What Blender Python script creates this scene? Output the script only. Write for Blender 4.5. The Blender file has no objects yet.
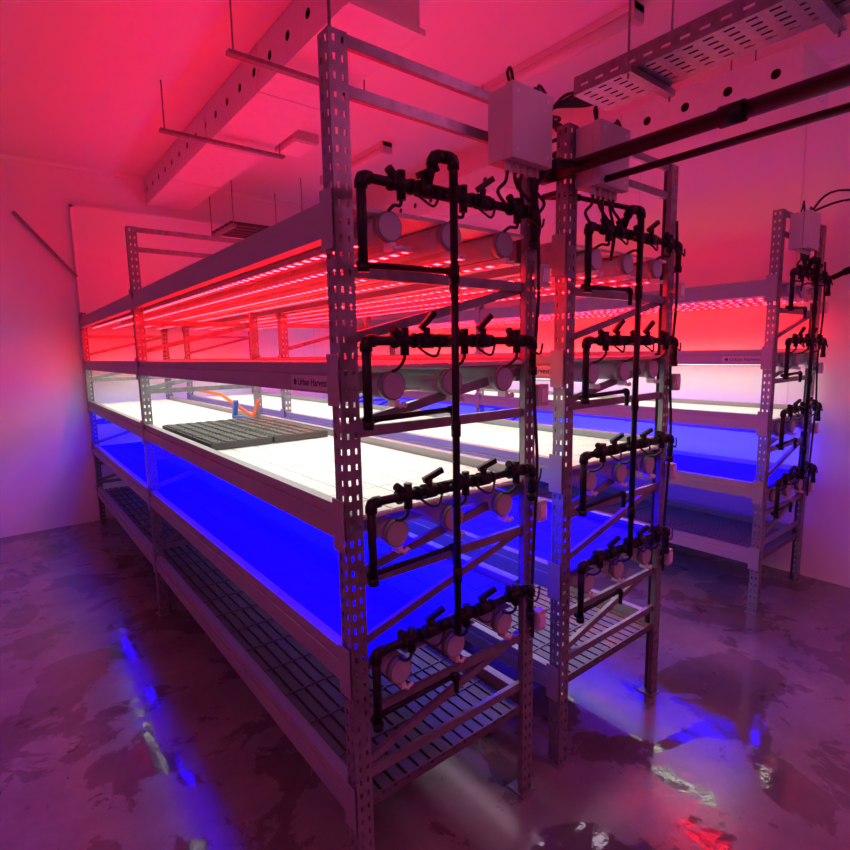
import bpy, math, random
from mathutils import Vector, Matrix
random.seed(4)
sc = bpy.context.scene
try:
    sc.view_settings.view_transform = 'Standard'
    sc.view_settings.look = 'None'
except Exception as e:
    print(e)

# ------------------------------------------------------------------ materials
def mat(name, col, rough=0.5, metal=0.0, noise=0.0, nscale=20, bump=0.0, spec=0.5):
    m = bpy.data.materials.new(name); m.use_nodes = True
    nt = m.node_tree; b = nt.nodes['Principled BSDF']
    b.inputs['Base Color'].default_value = (*col, 1)
    b.inputs['Roughness'].default_value = rough
    b.inputs['Metallic'].default_value = metal
    b.inputs['Specular IOR Level'].default_value = spec
    if noise > 0 or bump > 0:
        tc = nt.nodes.new('ShaderNodeTexCoord')
        n = nt.nodes.new('ShaderNodeTexNoise'); n.inputs['Scale'].default_value = nscale
        n.inputs['Detail'].default_value = 5
        nt.links.new(tc.outputs['Object'], n.inputs['Vector'])
        if noise > 0:
            r = nt.nodes.new('ShaderNodeValToRGB')
            r.color_ramp.elements[0].position = 0.3; r.color_ramp.elements[1].position = 0.7
            r.color_ramp.elements[0].color = (*[c*(1-noise) for c in col], 1)
            r.color_ramp.elements[1].color = (*[min(1, c*(1+noise*0.4)) for c in col], 1)
            nt.links.new(n.outputs['Fac'], r.inputs['Fac'])
            nt.links.new(r.outputs['Color'], b.inputs['Base Color'])
        if bump > 0:
            bp = nt.nodes.new('ShaderNodeBump'); bp.inputs['Strength'].default_value = bump
            bp.inputs['Distance'].default_value = 0.01
            nt.links.new(n.outputs['Fac'], bp.inputs['Height'])
            nt.links.new(bp.outputs['Normal'], b.inputs['Normal'])
    return m

def emit(name, col, s, dots=0.0):
    m = bpy.data.materials.new(name); m.use_nodes = True
    nt = m.node_tree; nt.nodes.remove(nt.nodes['Principled BSDF'])
    e = nt.nodes.new('ShaderNodeEmission'); e.inputs['Color'].default_value = (*col, 1)
    e.inputs['Strength'].default_value = s
    nt.links.new(e.outputs[0], nt.nodes['Material Output'].inputs['Surface'])
    if dots > 0:
        tc = nt.nodes.new('ShaderNodeTexCoord'); sp = nt.nodes.new('ShaderNodeSeparateXYZ')
        nt.links.new(tc.outputs['Object'], sp.inputs[0])
        a = nt.nodes.new('ShaderNodeMath'); a.operation = 'MULTIPLY'; a.inputs[1].default_value = 1/dots
        f = nt.nodes.new('ShaderNodeMath'); f.operation = 'FRACT'
        g = nt.nodes.new('ShaderNodeMath'); g.operation = 'LESS_THAN'; g.inputs[1].default_value = 0.42
        h = nt.nodes.new('ShaderNodeMath'); h.operation = 'MULTIPLY_ADD'
        h.inputs[1].default_value = s*2.0; h.inputs[2].default_value = s*0.012
        nt.links.new(sp.outputs['Y'], a.inputs[0]); nt.links.new(a.outputs[0], f.inputs[0])
        nt.links.new(f.outputs[0], g.inputs[0]); nt.links.new(g.outputs[0], h.inputs[0])
        nt.links.new(h.outputs[0], e.inputs['Strength'])
    return m

M_STEEL = mat('galvanised_steel', (0.23, 0.23, 0.245), 0.36, 0.45, noise=0.25, nscale=30)
M_BEAM = mat('painted_beam', (0.27, 0.27, 0.285), 0.40, 0.15)
M_DECK = mat('white_tray_plastic', (0.80, 0.83, 0.79), 0.5, spec=0.3)
M_DECKB = mat('deck_painted_blue_glow', (0.04, 0.02, 0.85), 0.9, spec=0.1)  # blue LED glow put into the deck's base colour
M_SLAT = mat('slatted_deck_grey', (0.11, 0.10, 0.115), 0.45, 0.2)
M_TUBE = mat('pvc_tube_grey', (0.46, 0.48, 0.49), 0.4, noise=0.08)
M_CAP = mat('tube_end_cap_grey', (0.36, 0.42, 0.44), 0.45)
M_RIM = mat('tube_rim_grey', (0.20, 0.22, 0.23), 0.45)
M_BLACK = mat('black_pvc', (0.008, 0.008, 0.009), 0.42, spec=0.25)
M_RUB = mat('black_rubber', (0.01, 0.01, 0.01), 0.55)
M_WHITE = mat('white_plastic', (0.65, 0.65, 0.65), 0.4)
M_BOX = mat('box_grey_plastic', (0.45, 0.45, 0.45), 0.45)
M_SOIL = mat('tray_plug_grey', (0.10, 0.10, 0.09), 0.7)
M_WALL = mat('wall_panel_white', (0.74, 0.74, 0.75), 0.45, bump=0.05, nscale=3)
M_CEIL = mat('ceiling_panel_white', (0.70, 0.70, 0.71), 0.5)
M_TRIM = mat('trim_white', (0.78, 0.78, 0.78), 0.4)
M_DUCT = mat('duct_white', (0.64, 0.64, 0.64), 0.45, noise=0.06)
M_DARK = mat('dark_metal', (0.05, 0.045, 0.05), 0.5)
M_ORANGE = mat('orange_strap', (0.9, 0.16, 0.02), 0.5)
M_BLUEP = mat('blue_paint', (0.03, 0.12, 0.45), 0.4)
M_TEXT = mat('label_ink', (0.03, 0.03, 0.04), 0.6)
M_LABEL = mat('label_film', (0.42, 0.40, 0.41), 0.5)
E_RED = emit('led_red', (1.0, 0.0045, 0.009), 70, dots=0.055)
E_WHITE = emit('led_white', (0.97, 1.0, 0.86), 6.0)
E_BLUE = emit('led_blue', (0.004, 0.0, 1.0), 22)
E_DBLUE = emit('led_blue_dim', (0.40, 0.02, 1.0), 0.15)
E_DWHITE = emit('led_white_dim', (1.0, 0.75, 0.95), 4.0)

# floor
def floor_mat():
    m = bpy.data.materials.new('wet_concrete'); m.use_nodes = True
    nt = m.node_tree; b = nt.nodes['Principled BSDF']; L = nt.links
    tc = nt.nodes.new('ShaderNodeTexCoord')
    def noise(scale, det=4, rough=0.55, dist=0.0):
        n = nt.nodes.new('ShaderNodeTexNoise'); n.inputs['Scale'].default_value = scale
        n.inputs['Detail'].default_value = det; n.inputs['Roughness'].default_value = rough
        n.inputs['Distortion'].default_value = dist
        L.new(tc.outputs['Object'], n.inputs['Vector']); return n
    def ramp(src, p0, c0, p1, c1):
        r = nt.nodes.new('ShaderNodeValToRGB'); e = r.color_ramp.elements
        e[0].position = p0; e[0].color = (*c0, 1); e[1].position = p1; e[1].color = (*c1, 1)
        L.new(src, r.inputs['Fac']); return r
    def mul(a, bcol=None, bsock=None, fac=None):
        mx = nt.nodes.new('ShaderNodeMix'); mx.data_type = 'RGBA'; mx.blend_type = 'MULTIPLY'
        mx.inputs['Factor'].default_value = 1
        L.new(a, mx.inputs['A'])
        if bsock is not None: L.new(bsock, mx.inputs['B'])
        else: mx.inputs['B'].default_value = (*bcol, 1)
        if fac is not None: L.new(fac, mx.inputs['Factor'])
        return mx.outputs['Result']
    n1 = noise(2.6, 7, 0.6, 0.5)
    wet = ramp(n1.outputs['Fac'], 0.515, (0, 0, 0), 0.535, (1, 1, 1))      # puddles
    n5 = noise(0.9, 7, 0.6, 0.3)
    damp = ramp(n5.outputs['Fac'], 0.40, (0, 0, 0), 0.62, (1, 1, 1))
    n2 = noise(3, 10, 0.75)
    base = ramp(n2.outputs['Fac'], 0.3, (0.16, 0.145, 0.145), 0.7, (0.25, 0.235, 0.235))
    n3 = noise(5.5, 9, 0.7, 0.3)
    stain = ramp(n3.outputs['Fac'], 0.60, (1, 1, 1), 0.63, (0.62, 0.56, 0.56))
    c = mul(base.outputs[0], bsock=stain.outputs[0])
    c = mul(c, bcol=(0.75, 0.73, 0.73), fac=damp.outputs[0])
    c = mul(c, bcol=(0.66, 0.64, 0.64), fac=wet.outputs[0])
    L.new(c, b.inputs['Base Color'])
    rr = ramp(wet.outputs[0], 0, (0.25,)*3, 1, (0.05,)*3)
    r2 = ramp(damp.outputs[0], 0, (1, 1, 1), 1, (0.72,)*3)
    L.new(mul(rr.outputs[0], bsock=r2.outputs[0]), b.inputs['Roughness'])
    b.inputs['Specular IOR Level'].default_value = 0.9
    bp = nt.nodes.new('ShaderNodeBump'); bp.inputs['Strength'].default_value = 0.30
    bp.inputs['Distance'].default_value = 0.006
    n4 = noise(7, 5); L.new(n4.outputs['Fac'], bp.inputs['Height'])
    L.new(bp.outputs['Normal'], b.inputs['Normal'])
    return m
M_FLOOR = floor_mat()

# ------------------------------------------------------------------ mesh builder
class B:
    def __init__(s): s.v = []; s.f = []; s.mi = []; s.mats = []; s.sm = []
    def m(s, mt):
        if mt not in s.mats: s.mats.append(mt)
        return s.mats.index(mt)
    def quad(s, a, b, c, d, mt):
        n = len(s.v); s.v += [tuple(a), tuple(b), tuple(c), tuple(d)]
        s.f.append((n, n+1, n+2, n+3)); s.mi.append(s.m(mt)); s.sm.append(False)
    def box(s, x0, x1, y0, y1, z0, z1, mt):
        n = len(s.v)
        s.v += [(x0,y0,z0),(x1,y0,z0),(x1,y1,z0),(x0,y1,z0),(x0,y0,z1),(x1,y0,z1),(x1,y1,z1),(x0,y1,z1)]
        for q in [(0,3,2,1),(4,5,6,7),(0,1,5,4),(1,2,6,5),(2,3,7,6),(3,0,4,7)]:
            s.f.append(tuple(n+i for i in q)); s.mi.append(s.m(mt)); s.sm.append(False)
    def bar(s, p0, p1, w, h, mt, up=(0,0,1)):
        p0 = Vector(p0); p1 = Vector(p1); d = (p1-p0).normalized(); up = Vector(up)
        a = d.cross(up)
        if a.length < 1e-4: a = d.cross(Vector((1,0,0)))
        a.normalize(); u = a.cross(d).normalized()
        n = len(s.v)
        for p in (p0, p1):
            for (i, j) in ((-1,-1),(1,-1),(1,1),(-1,1)):
                s.v.append(tuple(p + a*i*w/2 + u*j*h/2))
        for q in [(0,1,2,3),(7,6,5,4),(0,4,5,1),(1,5,6,2),(2,6,7,3),(3,7,4,0)]:
            s.f.append(tuple(n+i for i in q)); s.mi.append(s.m(mt)); s.sm.append(False)
    def tube(s, pts, r, mt, seg=12, cap=True, smooth_path=0):
        P = [Vector(p) for p in pts]
        if smooth_path:
            Q = []
            for i in range(len(P)-1):
                p0 = P[max(i-1,0)]; p1 = P[i]; p2 = P[i+1]; p3 = P[min(i+2, len(P)-1)]
                for k in range(smooth_path):
                    t = k/smooth_path
                    Q.append(0.5*((2*p1)+(p2-p0)*t+(2*p0-5*p1+4*p2-p3)*t*t+(3*p1-p0-3*p2+p3)*t**3))
            Q.append(P[-1]); P = Q
        n0 = len(s.v); N = len(P)
        nrm = None
        for i in range(N):
            if i == 0: t = P[1]-P[0]
            elif i == N-1: t = P[-1]-P[-2]
            else: t = (P[i+1]-P[i]).normalized()+(P[i]-P[i-1]).normalized()
            t.normalize()
            if nrm is None:
                nrm = t.cross(Vector((0,0,1)))
                if nrm.length < 0.1: nrm = t.cross(Vector((0,1,0)))
            nrm = (nrm - t*nrm.dot(t)).normalized(); bi = t.cross(nrm)
            for k in range(seg):
                a = 2*math.pi*k/seg
                s.v.append(tuple(P[i]+(nrm*math.cos(a)+bi*math.sin(a))*r))
        mi = s.m(mt)
        for i in range(N-1):
            for k in range(seg):
                a = n0+i*seg+k; b = n0+i*seg+(k+1)%seg
                s.f.append((a, b, b+seg, a+seg)); s.mi.append(mi); s.sm.append(True)
        if cap:
            s.f.append(tuple(n0+k for k in range(seg))[::-1]); s.mi.append(mi); s.sm.append(False)
            s.f.append(tuple(n0+(N-1)*seg+k for k in range(seg))); s.mi.append(mi); s.sm.append(False)
    def pipe(s, pts, r, mt, fit=1.35, seg=12):
        P = [Vector(p) for p in pts]
        for i in range(len(P)-1): s.tube([P[i], P[i+1]], r, mt, seg)
        for i in range(1, len(P)-1):
            a = (P[i-1]-P[i]).normalized(); b = (P[i+1]-P[i]).normalized()
            L = r*2.2
            s.tube([P[i]+a*L, P[i]+a*L*0.45, P[i]+(a+b)*L*0.12, P[i]+b*L*0.45, P[i]+b*L], r*fit, mt, seg)
    def perf(s, o, u, v, U, V, mt):
        o = Vector(o); u = Vector(u); v = Vector(v); a = 0
        for (lu, hu) in U:
            b = 0
            start = 0
            for (lv, hv) in V:
                if hu and hv:
                    if b > start: s.quad(o+u*a+v*start, o+u*(a+lu)+v*start, o+u*(a+lu)+v*b, o+u*a+v*b, mt)
                    start = b+lv
                b += lv
            if b > start+1e-6: s.quad(o+u*a+v*start, o+u*(a+lu)+v*start, o+u*(a+lu)+v*b, o+u*a+v*b, mt)
            a += lu
    def holecell(s, c, u, v, hu, hv, r, mt):
        c = Vector(c); u = Vector(u); v = Vector(v)
        outer = []
        for t in range(4): outer.append((-1+t*0.5, -1))
        for t in range(4): outer.append((1, -1+t*0.5))
        for t in range(4): outer.append((1-t*0.5, 1))
        for t in range(4): outer.append((-1, 1-t*0.5))
        n = len(s.v)
        for (a, b) in outer: s.v.append(tuple(c+u*a*hu+v*b*hv))
        for (a, b) in outer:
            an = math.atan2(b, a); s.v.append(tuple(c+u*math.cos(an)*r+v*math.sin(an)*r))
        for k in range(16):
            k2 = (k+1) % 16
            s.f.append((n+k, n+k2, n+16+k2, n+16+k)); s.mi.append(s.m(mt)); s.sm.append(False)
    def obj(s, name, parent=None, loc=(0,0,0), bevel=0):
        me = bpy.data.meshes.new(name); me.from_pydata(s.v, [], s.f)
        for mt in s.mats: me.materials.append(mt)
        me.polygons.foreach_set('material_index', s.mi)
        me.polygons.foreach_set('use_smooth', s.sm)
        me.update()
        return inst(me, name, parent, loc, bevel)
def inst(me, name, parent=None, loc=(0,0,0), bevel=0):
    o = bpy.data.objects.new(name, me); sc.collection.objects.link(o)
    o.location = loc
    if parent: o.parent = parent
    if bevel:
        md = o.modifiers.new('bev', 'BEVEL'); md.width = bevel; md.segments = 2; md.limit_method = 'ANGLE'
    return o
def empty(name, loc=(0,0,0)):
    e = bpy.data.objects.new(name, None); sc.collection.objects.link(e); e.location = loc
    e.empty_display_size = 0.1
    return e

# ------------------------------------------------------------------ room
RX0, RX1, RY0, RY1, RH = -2.6, 4.27, -2.6, 6.06, 3.325
def room_box(name, a, mt):
    b = B(); b.box(*a, mt); return b.obj(name)
room_box('floor', (RX0-.1, RX1+.1, RY0-.1, RY1+.1, -0.1, 0), M_FLOOR)
room_box('ceiling', (RX0-.1, RX1+.1, RY0-.1, RY1+.1, RH, RH+.1), M_CEIL)
room_box('wall_back', (RX0-.1, RX1+.1, RY1, RY1+.1, 0, RH), M_WALL)
room_box('wall_front', (RX0-.1, RX1+.1, RY0-.1, RY0, 0, RH), M_WALL)
room_box('wall_left', (RX0-.1, RX0, RY0, RY1, 0, RH), M_WALL)
room_box('wall_right', (RX1, RX1+.1, RY0, RY1, 0, RH), M_WALL)
b = B(); b.box(RX0, RX1, RY1-.03, RY1, RH-.03, RH, M_TRIM); b.obj('trim_1')
b = B(); b.box(RX1-.03, RX1, RY0, RY1-.03, RH-.03, RH, M_TRIM); b.obj('trim_2')
b = B()
for y in (-0.9, 0.2, 1.35, 2.5, 3.65, 4.8): b.box(RX1-.002, RX1, y, y+.006, 0.0, RH-.03, M_DUCT)
for x in (-1.4, -0.3, 3.1): b.box(x, x+.006, RY1-.002, RY1, 0, RH-.03, M_DUCT)
b.obj('trim_3')

b = B(); b.box(0.71, 2.6, RY1-.06, RY1-.003, 0.05, 2.96, M_WALL)
b.box(0.69, 0.715, RY1-.065, RY1-.003, 0.05, 2.975, M_TRIM); b.box(0.69, 2.6, RY1-.065, RY1-.003, 2.955, 2.98, M_TRIM)
b.obj('door_1')
b = B(); b.bar((0.27, RY1-.02, 2.86), (0.69, RY1-.08, 2.33), 0.012, 0.03, M_STEEL); b.obj('wall_brace_rod')

# ------------------------------------------------------------------ rack meshes
W = 0.725; LEN = 4.71; H = 2.34; PW = 0.05
TZ = [0.70, 1.10, 1.50, 1.90]
TX = [0.150, 0.355, 0.568]
def post(b, x0, y0, h=H, sx=1, sy=1):
    pitch = 0.04
    n = int(h/pitch); V = []
    for i in range(n): V += [(0.012, False), (0.015, True), (0.013, False)]
    U = [(0.010, False), (0.007, True), (0.016, False), (0.007, True), (0.010, False)]
    hh = n*pitch
    b.perf((x0, y0, 0), (sx,0,0), (0,0,1), U, V, M_STEEL)
    b.perf((x0, y0, 0), (0,sy,0), (0,0,1), U, V, M_STEEL)
    b.perf((x0+sx*PW, y0, 0), (0,sy,0), (0,0,1), [(0.02, False)], [(hh, False)], M_STEEL)
    b.perf((x0, y0+sy*PW, 0), (sx,0,0), (0,0,1), [(0.02, False)], [(hh, False)], M_STEEL)
    xa, xb = sorted((x0-sx*0.012, x0+sx*(PW+.012))); ya, yb = sorted((y0-sy*.012, y0+sy*(PW+.012)))
    b.box(xa, xb, ya, yb, 0, 0.005, M_STEEL)
b = B()
ym = 2.335
for (y, sy, h) in ((0, 1, H), (ym, 1, H), (LEN, -1, 2.0)):
    post(b, 0, y, h, 1, sy); post(b, W, y, h, -1, sy)
ME_POST = b
b2 = B()
def cstrut(b, p0, p1, w=0.03):
    b.bar(p0, p1, 0.002, w, M_STEEL)
    p0 = Vector(p0); p1 = Vector(p1)
    for s_ in (-1, 1):
        q = Vector((0, 0.007, s_*w/2)); b.bar(p0+q, p1+q, 0.014, 0.002, M_STEEL)
for y in (0.012, ym+.03, LEN-.03):
    tops = (2.20, 2.31) if y < LEN-.5 else ()
    for z in (0.42, 0.60, 0.985, 1.385, 1.785) + tops:
        cstrut(b2, (0.04, y, z), (W-.04, y, z), 0.026)
    for (za, zb) in ((0.44, 0.60), (0.80, 0.975), (1.0, 1.12), (1.40, 1.52), (1.62, 1.78)):
        cstrut(b2, (0.04, y+.016, za), (W-.04, y+.016, zb), 0.024)
BZ = [(0.30, 0.385), (0.70, 0.79), (1.105, 1.195), (1.485, 1.565), (1.865, 1.955)]
b3 = B()
for (z0, z1) in BZ:
    for (xa, s_) in ((-0.004, 1), (W+.004, -1)):
        for (ya, yb) in ((0.052, ym-.002), (ym+.052, LEN-.052)):
            zc = z1-.028
            x_in = xa+s_*0.04
            X0, X1 = sorted((xa, x_in)); b3.box(X0, X1, ya, yb, z0, zc-.004, M_BEAM)
            X0, X1 = sorted((xa+s_*0.008, x_in)); b3.box(X0, X1, ya, yb, zc-.004, z1, M_BEAM)
        for yy in (0.0, ym, LEN-.05):
            X0, X1 = sorted((xa-s_*0.003, xa-s_*0.0005)); b3.box(X0, X1, yy+.003, yy+.06, z0-.03, z1+.02, M_BEAM)
DZ = [0.345, 0.765, 1.165, 1.555, 1.945]
b4 = B()
x0 = 0.045; x1 = W-.045; y0 = 0.01; y1 = LEN-.01
for k, z in enumerate(DZ):
    if k == 0:
        ns = 14; dx = (x1-x0)/ns
        b4.box(x0, x1, y0, y1, z-.026, z-.021, M_SLAT)
        for i in range(ns): b4.box(x0+i*dx+.005, x0+(i+1)*dx-.005, y0, y1, z-.008, z, M_SLAT)
        for j in range(24):
            yy = y0+j*(y1-y0)/23.9
            b4.box(x0, x1, yy, yy+.02, z-.02, z-.009, M_SLAT)
            b4.box(x0, x1, yy, yy+.006, z, z+.004, M_SLAT)
        continue
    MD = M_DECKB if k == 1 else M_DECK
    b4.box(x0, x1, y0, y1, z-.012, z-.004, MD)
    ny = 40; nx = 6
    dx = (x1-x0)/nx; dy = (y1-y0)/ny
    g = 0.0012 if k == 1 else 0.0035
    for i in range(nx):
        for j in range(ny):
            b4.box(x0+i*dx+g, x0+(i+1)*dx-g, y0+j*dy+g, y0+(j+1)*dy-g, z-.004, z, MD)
b5 = B()
for z in TZ:
    for x in TX:
        b5.tube([(x, -0.004, z), (x, LEN-.02, z)], 0.034, M_TUBE, 24)
        b5.tube([(x, -0.010, z), (x, 0.012, z)], 0.038, M_RIM, 28)
        b5.tube([(x, -0.013, z), (x, -0.009, z)], 0.034, M_CAP, 24)
        b5.tube([(x, 0.9, z), (x, 0.98, z)], 0.038, M_TUBE, 24)
        b5.tube([(x+.005, -0.01, z-.048), (x+.015, -.020, z-.054), (x+.028, -0.016, z-.048), (x+.036, -.012, z-.055)], 0.006, M_WHITE, 8)
        b5.box(x, x+.014, -0.014, 0.02, z-.056, z-.038, M_WHITE)
SX = [0.095, 0.258, 0.462, 0.64]
def strips(name, z, me_mat, hw=0.011):
    b = B()
    for x in SX:
        if hw > .02: x = min(max(x, 0.085), 0.64)
        b.box(x-hw-.005, x+hw+.005, 0.06, LEN-.06, z+.001, z+.016 if hw < .02 else z+.006, M_WHITE)
        b.quad((x-hw, 0.07, z), (x-hw, LEN-.07, z), (x+hw, LEN-.07, z), (x+hw, 0.07, z), me_mat)
    return b
b6 = B()
Y = -0.055
XL = 0.040
for li, z0 in enumerate(TZ):
    z = z0+.115 if li != 3 else z0+.09
    b6.pipe([(XL, Y, z-.20), (XL, Y, z), (0.645, Y, z), (0.645, Y, z-.09)], 0.0115, M_BLACK)
    b6.tube([(XL, Y, z-.215), (XL, Y, z-.195)], 0.0145, M_BLACK)
    b6.tube([(0.645, Y, z-.105), (0.645, Y, z-.08)], 0.0145, M_BLACK)
    for j, x in enumerate(TX):
        xx = x+.005
        b6.tube([(xx-.03, Y, z), (xx+.03, Y, z)], 0.0155, M_BLACK)
        for q in (-.034, .026):
            b6.tube([(xx+q, Y, z), (xx+q+.008, Y, z)], 0.019, M_BLACK)
        b6.tube([(xx, Y, z-.036), (xx, Y, z+.032)], 0.0115, M_BLACK)
        a = random.uniform(0.35, 1.15)
        vx = xx+.07
        if vx < 0.63:
            b6.tube([(vx-.02, Y, z), (vx+.02, Y, z)], 0.020, M_BLACK, 14)
            b6.tube([(vx, Y, z), (vx, Y-.004, z+.034)], 0.009, M_BLACK)
            b6.bar((vx-.018, Y, z+.03), (vx+.045*math.cos(a), Y-.01, z+.033+.045*math.sin(a)), 0.013, 0.015, M_BLACK)
            b6.tube([(vx+.03, Y, z), (vx+.036, Y, z)], 0.017, M_BLACK)
        # angled filter body
        b6.tube([(xx-.005, Y+.005, z+.005), (xx-.04, Y-.005, z+.03)], 0.011, M_BLACK)
        b6.tube([(xx, Y, z-.03), (xx-.008, Y-.005, z-.05), (x-.004, Y+.02, z0+.045), (x, -0.006, z0+.038)], 0.0045, M_RUB, 8, smooth_path=5)
        b6.tube([(xx+.03, Y+.01, z), (xx+.05, Y-.02, z-.03), (xx+.09, Y-.015, z-.04), (xx+.12, Y, z-.01)], 0.0035, M_RUB, 6, smooth_path=5)
    zr = z-.195
    b6.pipe([(XL, Y, zr), (XL, Y+.02, zr), (0.335, Y+.02, zr+.006), (0.335, Y+.02, zr-.05)], 0.0080, M_BLACK)
    b6.tube([(0.262, Y, z), (0.315, Y, z)], 0.018, M_BLACK, 8)
    b6.pipe([(0.29, Y-.04, z), (0.29, Y, z)], 0.0105, M_BLACK)
b6.tube([(0.29, Y-.04, 0.80), (0.29, Y-.04, 2.04)], 0.0105, M_BLACK)
b6.pipe([(0.29, Y-.04, 2.00), (0.29, Y-.04, 2.065), (0.235, Y-.03, 2.065), (0.235, Y, 1.99)], 0.0115, M_BLACK)
for z in (0.95, 1.36, 1.76): b6.tube([(0.29, Y-.04, z), (0.29, Y-.04, z+.045)], 0.0135, M_BLACK)
b7 = B()
for z in (1.05, 1.44, 1.82, 0.66):
    b7.box(W-.012, W+.03, -0.032, -0.001, z-.035, z+.035, M_BOX)
    b7.box(W-.006, W+.024, -0.037, -0.032, z-.022, z+.022, M_WHITE)
b7.tube([(W-.02, -.012, 2.1), (W-.01, -.02, 1.8), (W-.022, -.012, 1.5), (W-.008, -.018, 1.2), (W-.02, -.012, .8), (W-.015, -.012, .6)], 0.006, M_RUB, 8, smooth_path=6)
b8 = B()
bx0, bx1, by0, by1, bz0, bz1 = W-.220, W-.055, -0.10, -0.004, 2.115, 2.305
b8.box(bx0, bx1, by0+.03, by1, bz0, bz1, M_BOX); b8.box(bx0-.003, bx1+.003, by0, by0+.028, bz0-.003, bz1+.003, M_BOX)
for x in (bx0+.02, bx1-.02):
    for z in (bz0+.02, bz1-.02): b8.tube([(x, by0-.002, z), (x, by0+.003, z)], 0.006, M_WHITE, 10)
b8c = B()
for i in range(5):
    x = bx0+.022+i*.030
    b8c.tube([(x, -.06, bz0-.028), (x, -.06, bz0+.002)], 0.010, M_BOX, 10)
    if i % 2 == 0:
        b8c.tube([(x, -.06, bz0-.02), (x-.02, -.07, bz0-.06), (x-.04+.02*i, -.06, bz0-.09), (x+.02, -.05, 1.99)], 0.005, M_RUB, 8, smooth_path=6)
    else:
        b8c.tube([(x, -.06, bz0-.02), (x+.01, -.06, bz0-.06), (bx1+.03, -.03, bz0-.12), (bx1+.03, -.02, 1.9)], 0.005, M_RUB, 8, smooth_path=6)
b8c.tube([(bx0+.04, -.06, bz1), (bx0+.02, -.06, bz1+.04), (bx0+.045, -.05, bz1+.06), (bx0+.075, -.03, bz1+.01), (bx0+.09, 0.02, bz1-.08)], 0.0045, M_RUB, 8, smooth_path=6)
b8c.tube([(bx1-.05, -.06, bz1), (bx1-.03, -.06, bz1+.03), (bx1+.02, -.04, bz1+.03), (bx1+.04, -.02, bz1-.06), (bx1+.07, 0.0, bz1-.11)], 0.0045, M_RUB, 8, smooth_path=6)
b8c.tube([(bx1-.02, -.06, bz1), (bx1, -.05, bz1+.05), (bx1+.08, -.02, bz1+.04), (bx1+.13, 0.0, bz1-.02)], 0.0045, M_RUB, 8, smooth_path=6)

parts = [('uprights', ME_POST, 0), ('cross_struts', b2, 0), ('beams', b3, 0.002), ('decks', b4, 0),
         ('tubes', b5, 0), ('valve_manifold', b6, 0), ('sockets', b7, 0.003), ('control_box', b8, 0.006), ('cables', b8c, 0),
         ('led_red', strips('r', 1.858, E_RED), 0), ('led_white', strips('w', 1.478, E_WHITE, 0.03), 0),
         ('led_blue', strips('b', 1.098, E_BLUE, 0.035), 0)]
meshes = {}
RO = [(0.665, 1.165), (1.548, 1.165), (3.42, 1.165)]
BOXOFF = [0, -0.475, -0.41]
low = [E_DBLUE, E_DWHITE, E_DBLUE]
racks = []
for i, (x, y) in enumerate(RO):
    nm = 'vertical_farm_rack' + ('' if i == 0 else '.%03d' % i)
    R = empty(nm, (x, y, 0)); racks.append(R)
    for (pn, bb, bv) in parts:
        lo = (BOXOFF[i], 0, 0) if pn in ('control_box', 'cables') else (0, 0, 0)
        if pn not in meshes:
            o = bb.obj(pn, R, lo, bv); meshes[pn] = o.data
        else: inst(meshes[pn], pn, R, lo, bv)
    strips('l', 0.692, low[i], 0.035).obj('led_low', R)
    lb = B(); lb.box(-0.0065, -0.0045, 0.06, 0.27, 1.492, 1.530, M_LABEL)
    lb.tube([(-0.0072, 0.245, 1.511), (-0.0062, 0.245, 1.511)], 0.009, M_TEXT, 12)
    lb.obj('label', R)
    cu = bpy.data.curves.new('label_text', 'FONT'); cu.body = 'Urban Harvest'; cu.size = 0.028; cu.extrude = 0.0004
    cu.align_y = 'CENTER'
    cu.materials.append(M_TEXT)
    t = bpy.data.objects.new('label_text', cu); sc.collection.objects.link(t); t.parent = R
    t.matrix_local = Matrix(((0,0,-1,-0.0072),(-1,0,0,0.228),(0,1,0,1.511),(0,0,0,1)))

# ------------------------------------------------------------------ seedling trays
b = B()
zt = 1.168
def tray(b, x0, x1, y0, y1):
    b.box(x0, x1, y0, y1, zt, zt+.004, M_RUB)
    nx = 5; ny = 6; dx = (x1-x0)/nx; dy = (y1-y0)/ny
    for i in range(nx+1): b.box(x0+i*dx-.003, x0+i*dx+.003, y0, y1, zt, zt+.030, M_DARK)
    for j in range(ny+1): b.box(x0, x1, y0+j*dy-.003, y0+j*dy+.003, zt, zt+.030, M_DARK)
    for i in range(nx):
        for j in range(ny):
            b.tube([(x0+(i+.5)*dx, y0+(j+.5)*dy, zt), (x0+(i+.5)*dx, y0+(j+.5)*dy, zt+.034)], dx*.33, M_SOIL if random.random() < .6 else M_DARK, 8)
for i in range(2):
    for j in range(3):
        tray(b, 0.73+i*.295, 1.010+i*.295, 2.45+j*.30, 2.73+j*.30)
b.obj('seedling_tray')
b = B()
b.bar((1.27, 3.95, 1.31), (1.30, 3.45, 1.19), 0.012, 0.02, M_ORANGE)
b.bar((1.27, 3.95, 1.31), (1.10, 4.2, 1.36), 0.012, 0.02, M_ORANGE)
b.bar((1.30, 3.45, 1.19), (1.31, 3.36, 1.30), 0.012, 0.02, M_ORANGE)
b.bar((1.25, 3.65, 1.17), (1.25, 3.60, 1.29), 0.03, 0.02, M_BLUEP)
b.bar((1.25, 3.65, 1.18), (1.29, 3.45, 1.18), 0.03, 0.02, M_BLUEP)
b.obj('ratchet_strap')

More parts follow.
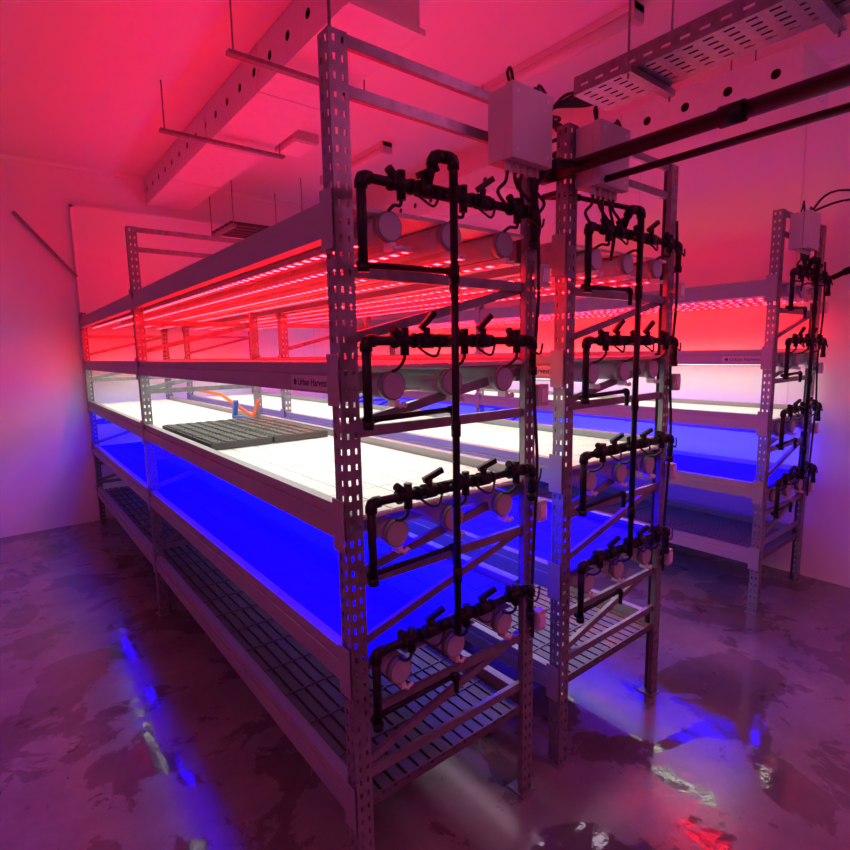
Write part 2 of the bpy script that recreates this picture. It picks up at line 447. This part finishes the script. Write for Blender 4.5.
# ------------------------------------------------------------------ pipes
b = B()
b.tube([(1.53, 1.32, 2.17), (1.53, -2.58, 2.17)], 0.0215, M_BLACK, 16)
for y in (1.2, 0.62, -0.2): b.tube([(1.53, y, 2.17), (1.53, y+.06, 2.17)], 0.0265, M_BLACK, 16)
b.tube([(1.53, 1.32, 2.17), (1.53, 1.36, 2.17)], 0.026, M_BLACK, 16)
b.pipe([(1.53, 1.10, 2.17), (1.40, 1.10, 2.15), (1.31, 1.11, 2.08), (1.31, 1.11, 1.99)], 0.011, M_BLACK)
b.obj('water_supply_pipe')
b = B()
b.tube([(1.61, 1.32, 2.13), (1.61, -2.58, 2.13)], 0.011, M_BLACK, 12)
b.pipe([(1.61, 1.32, 2.13), (1.70, 1.25, 2.13), (1.84, 1.08, 2.07)], 0.009, M_BLACK)
b.obj('water_return_pipe')
b = B()
b.pipe([(4.05, 1.09, 1.99), (4.05, 1.0, 2.03), (4.05, -2.58, 2.03)], 0.016, M_BLACK)
b.tube([(3.65, 1.1, 2.33), (3.7, 1.0, 2.42), (3.9, .7, 2.36), (4.2, 0.2, 2.38), (4.2, -2.58, 2.4)], 0.006, M_RUB, 8, smooth_path=6)
b.tube([(3.68, 1.1, 2.33), (3.75, .95, 2.37), (3.95, .65, 2.33), (4.22, 0.2, 2.35), (4.22, -2.58, 2.36)], 0.006, M_RUB, 8, smooth_path=6)
b.obj('supply_hose')

# ------------------------------------------------------------------ cable tray
b = B()
tx0, tx1, tz, ty0, ty1 = 1.75, 1.96, 2.50, -2.58, 1.30
U = [(0.017, False)] + [(0.010, True), (0.026, False)]*5 + [(0.013, False)]
n = int((ty1-ty0)/0.06); V = [(0.03, False), (0.03, True)]*n
b.perf((tx0, ty1, tz), (1,0,0), (0,-1,0), U, V, M_STEEL)
Us = [(0.022, False), (0.008, True), (0.032, False)]
b.perf((tx0, ty1, tz), (0,0,1), (0,-1,0), Us, V, M_STEEL)
b.perf((tx1, ty1, tz), (0,0,1), (0,-1,0), Us, V, M_STEEL)
for i, xx in enumerate((1.80, 1.83, 1.87, 1.91)):
    b.tube([(xx, ty1-.02, tz+.014), (xx+.01, 0.6, tz+.016), (xx-.006, -0.5, tz+.014), (xx, -2.5, tz+.014)], 0.008, M_RUB, 8, smooth_path=4)
for i in range(6):
    xx = 1.78+i*.027
    b.tube([(xx, ty1-.03, tz+.014), (xx-.02, ty1+.05, tz+.02), (xx-.10-.03*i, ty1+.06, tz-.06), (xx-.22+.02*i, ty1-.05, tz-.10-.03*i), (1.40+.05*i, 1.22, 2.30-.02*i)], 0.006, M_RUB, 8, smooth_path=6)
for yy in (1.05, 0.55, -0.8):
    b.box(tx0-.04, tx1+.04, yy, yy+.03, tz-.024, tz-.002, M_STEEL)
    for xx in (tx0-.03, tx1+.03): b.tube([(xx, yy+.015, tz-.04), (xx, yy+.015, RH-.001)], 0.004, M_STEEL, 8)
b.obj('cable_tray')

# ------------------------------------------------------------------ air ducts
def duct(name, x0, x1, y0, y1, z0, z1):
    b = B(); n = int((y1-y0)/0.22); L = (y1-y0)/n
    for i in range(n):
        yc = y0+(i+.5)*L; zc = (z0+z1)/2
        b.holecell((x0, yc, zc), (0,1,0), (0,0,1), L/2, (z1-z0)/2, 0.024, M_DUCT)
        b.holecell((x1, yc, zc), (0,1,0), (0,0,1), L/2, (z1-z0)/2, 0.024, M_DUCT)
    b.quad((x0,y0,z0),(x1,y0,z0),(x1,y1,z0),(x0,y1,z0), M_DUCT)
    b.quad((x0,y0,z1),(x1,y0,z1),(x1,y1,z1),(x0,y1,z1), M_DUCT)
    b.quad((x0,y0,z0),(x1,y0,z0),(x1,y0,z1),(x0,y0,z1), M_DUCT)
    b.quad((x0,y1,z0),(x1,y1,z0),(x1,y1,z1),(x0,y1,z1), M_DUCT)
    b.box(x0+.03, x1-.03, y0+.03, y1-.03, z0+.03, z1-.03, M_DARK)  # dark core stands in for the shade seen through the holes
    y = y0+.965
    while y < y1-.05:
        b.box(x0-.005, x0, y, y+.02, z0, z1, M_DUCT); b.box(x0-.005, x1+.005, y, y+.02, z0-.005, z0, M_DUCT)
        y += 0.965
    return b
b = duct('d', 1.34, 1.75, 2.19, 6.05, 3.075, RH-.005)
b.box(1.34, 1.76, 2.16, 2.19, 3.07, 3.10, M_WHITE)
for y, xa, xb in ((2.75, 1.02, 1.82), (3.9, 0.98, 1.82)):
    b.bar((xa, y, 3.02), (xb, y, 3.02), 0.04, 0.02, M_STEEL)
    for x in (xa+.03, xb-.03): b.tube([(x, y, 3.01), (x, y, RH-.001)], 0.005, M_STEEL, 8)
b.obj('air_duct')
b = duct('d', 3.2, 3.6, 1.05, 6.05, 2.83, 3.03)
for y in (1.4, 2.9, 4.4, 5.7):
    for x in (3.25, 3.55): b.tube([(x, y, 3.03), (x, y, RH-.001)], 0.004, M_STEEL, 8)
b.obj('air_duct.001')
b = B(); b.tube([(0.69, 1.20, 2.30), (0.69, 1.20, RH-.001)], 0.004, M_STEEL, 8); b.obj('threaded_rod')

b = B()
b.box(2.0, 2.22, 4.1, 4.45, RH-.07, RH-.001, M_BOX); b.box(2.02, 2.20, 4.12, 4.43, RH-.085, RH-.07, M_TRIM)
b.obj('ceiling_junction_box')
b = B()
for i in range(5):
    b.box(1.86, 2.6, 5.2+i*.12, 5.27+i*.12, 2.80, 2.83, M_DARK)
for x in (1.86, 2.2, 2.56): b.box(x, x+.04, 5.15, 5.82, 2.77, 2.80, M_STEEL)
for x in (1.88, 2.58):
    for y in (5.17, 5.80): b.tube([(x, y, 2.78), (x, y, RH-.001)], 0.005, M_STEEL, 8)
b.obj('hanging_ladder_tray')

def batten(name, x, y0, y1):
    b = B(); b.box(x-.045, x+.045, y0, y1, RH-.035, RH-.001, M_WHITE)
    b.tube([(x, y0+.01, RH-.05), (x, y1-.01, RH-.05)], 0.035, M_WHITE, 16)
    for y in (y0, y1-.03): b.box(x-.047, x+.047, y, y+.03, RH-.085, RH-.001, M_BOX)
    b.obj(name)
batten('ceiling_light_batten', 2.75, 1.65, 2.75)
batten('ceiling_light_batten.001', 2.75, 3.9, 5.0)

# ------------------------------------------------------------------ added fill lights
def area(name, loc, rot, sx, sy, power, col):
    L = bpy.data.lights.new(name, 'AREA'); L.shape = 'RECTANGLE'; L.size = sx; L.size_y = sy
    L.energy = power; L.color = col
    o = bpy.data.objects.new(name, L); sc.collection.objects.link(o); o.location = loc; o.rotation_euler = rot
    return o
for i, (x, y) in enumerate(RO):
    area('added_red_fill' + ('' if i == 0 else '.%03d' % i), (x+W/2, y+2.35, 1.985), (math.pi, 0, 0), 0.5, 4.3, (26, 14, 9)[i], (1.0, 0.0, 0.02))  # red fill added above each rack, aimed up to redden the ceiling
area('added_pink_fill', (-1.2, -0.6, RH-.03), (0, 0, 0), 0.6, 2.4, 34, (1.0, 0.13, 0.42))  # pair of pink fills added behind the camera, unseen, to lift the ambient
area('added_pink_fill.001', (2.6, -1.2, RH-.03), (0, 0, 0), 0.6, 2.0, 34, (1.0, 0.13, 0.42))

# ------------------------------------------------------------------ camera
cam = bpy.data.cameras.new('camera'); co = bpy.data.objects.new('camera', cam); sc.collection.objects.link(co)
cam.sensor_width = 36; cam.lens = 36*540/850; cam.clip_start = 0.01
X = Vector((.7815, .097, -.616)); Yv = Vector((-.624, .093, -.776))
X.normalize(); Yv = (Yv - X*Yv.dot(X)).normalized(); Z = X.cross(Yv)
co.matrix_world = Matrix(((*X, 0), (*Yv, 0), (*Z, 1.585), (0, 0, 0, 1)))
sc.camera = co
w = bpy.data.worlds.new('world'); sc.world = w; w.use_nodes = True
w.node_tree.nodes['Background'].inputs[0].default_value = (0.02, 0.005, 0.02, 1)
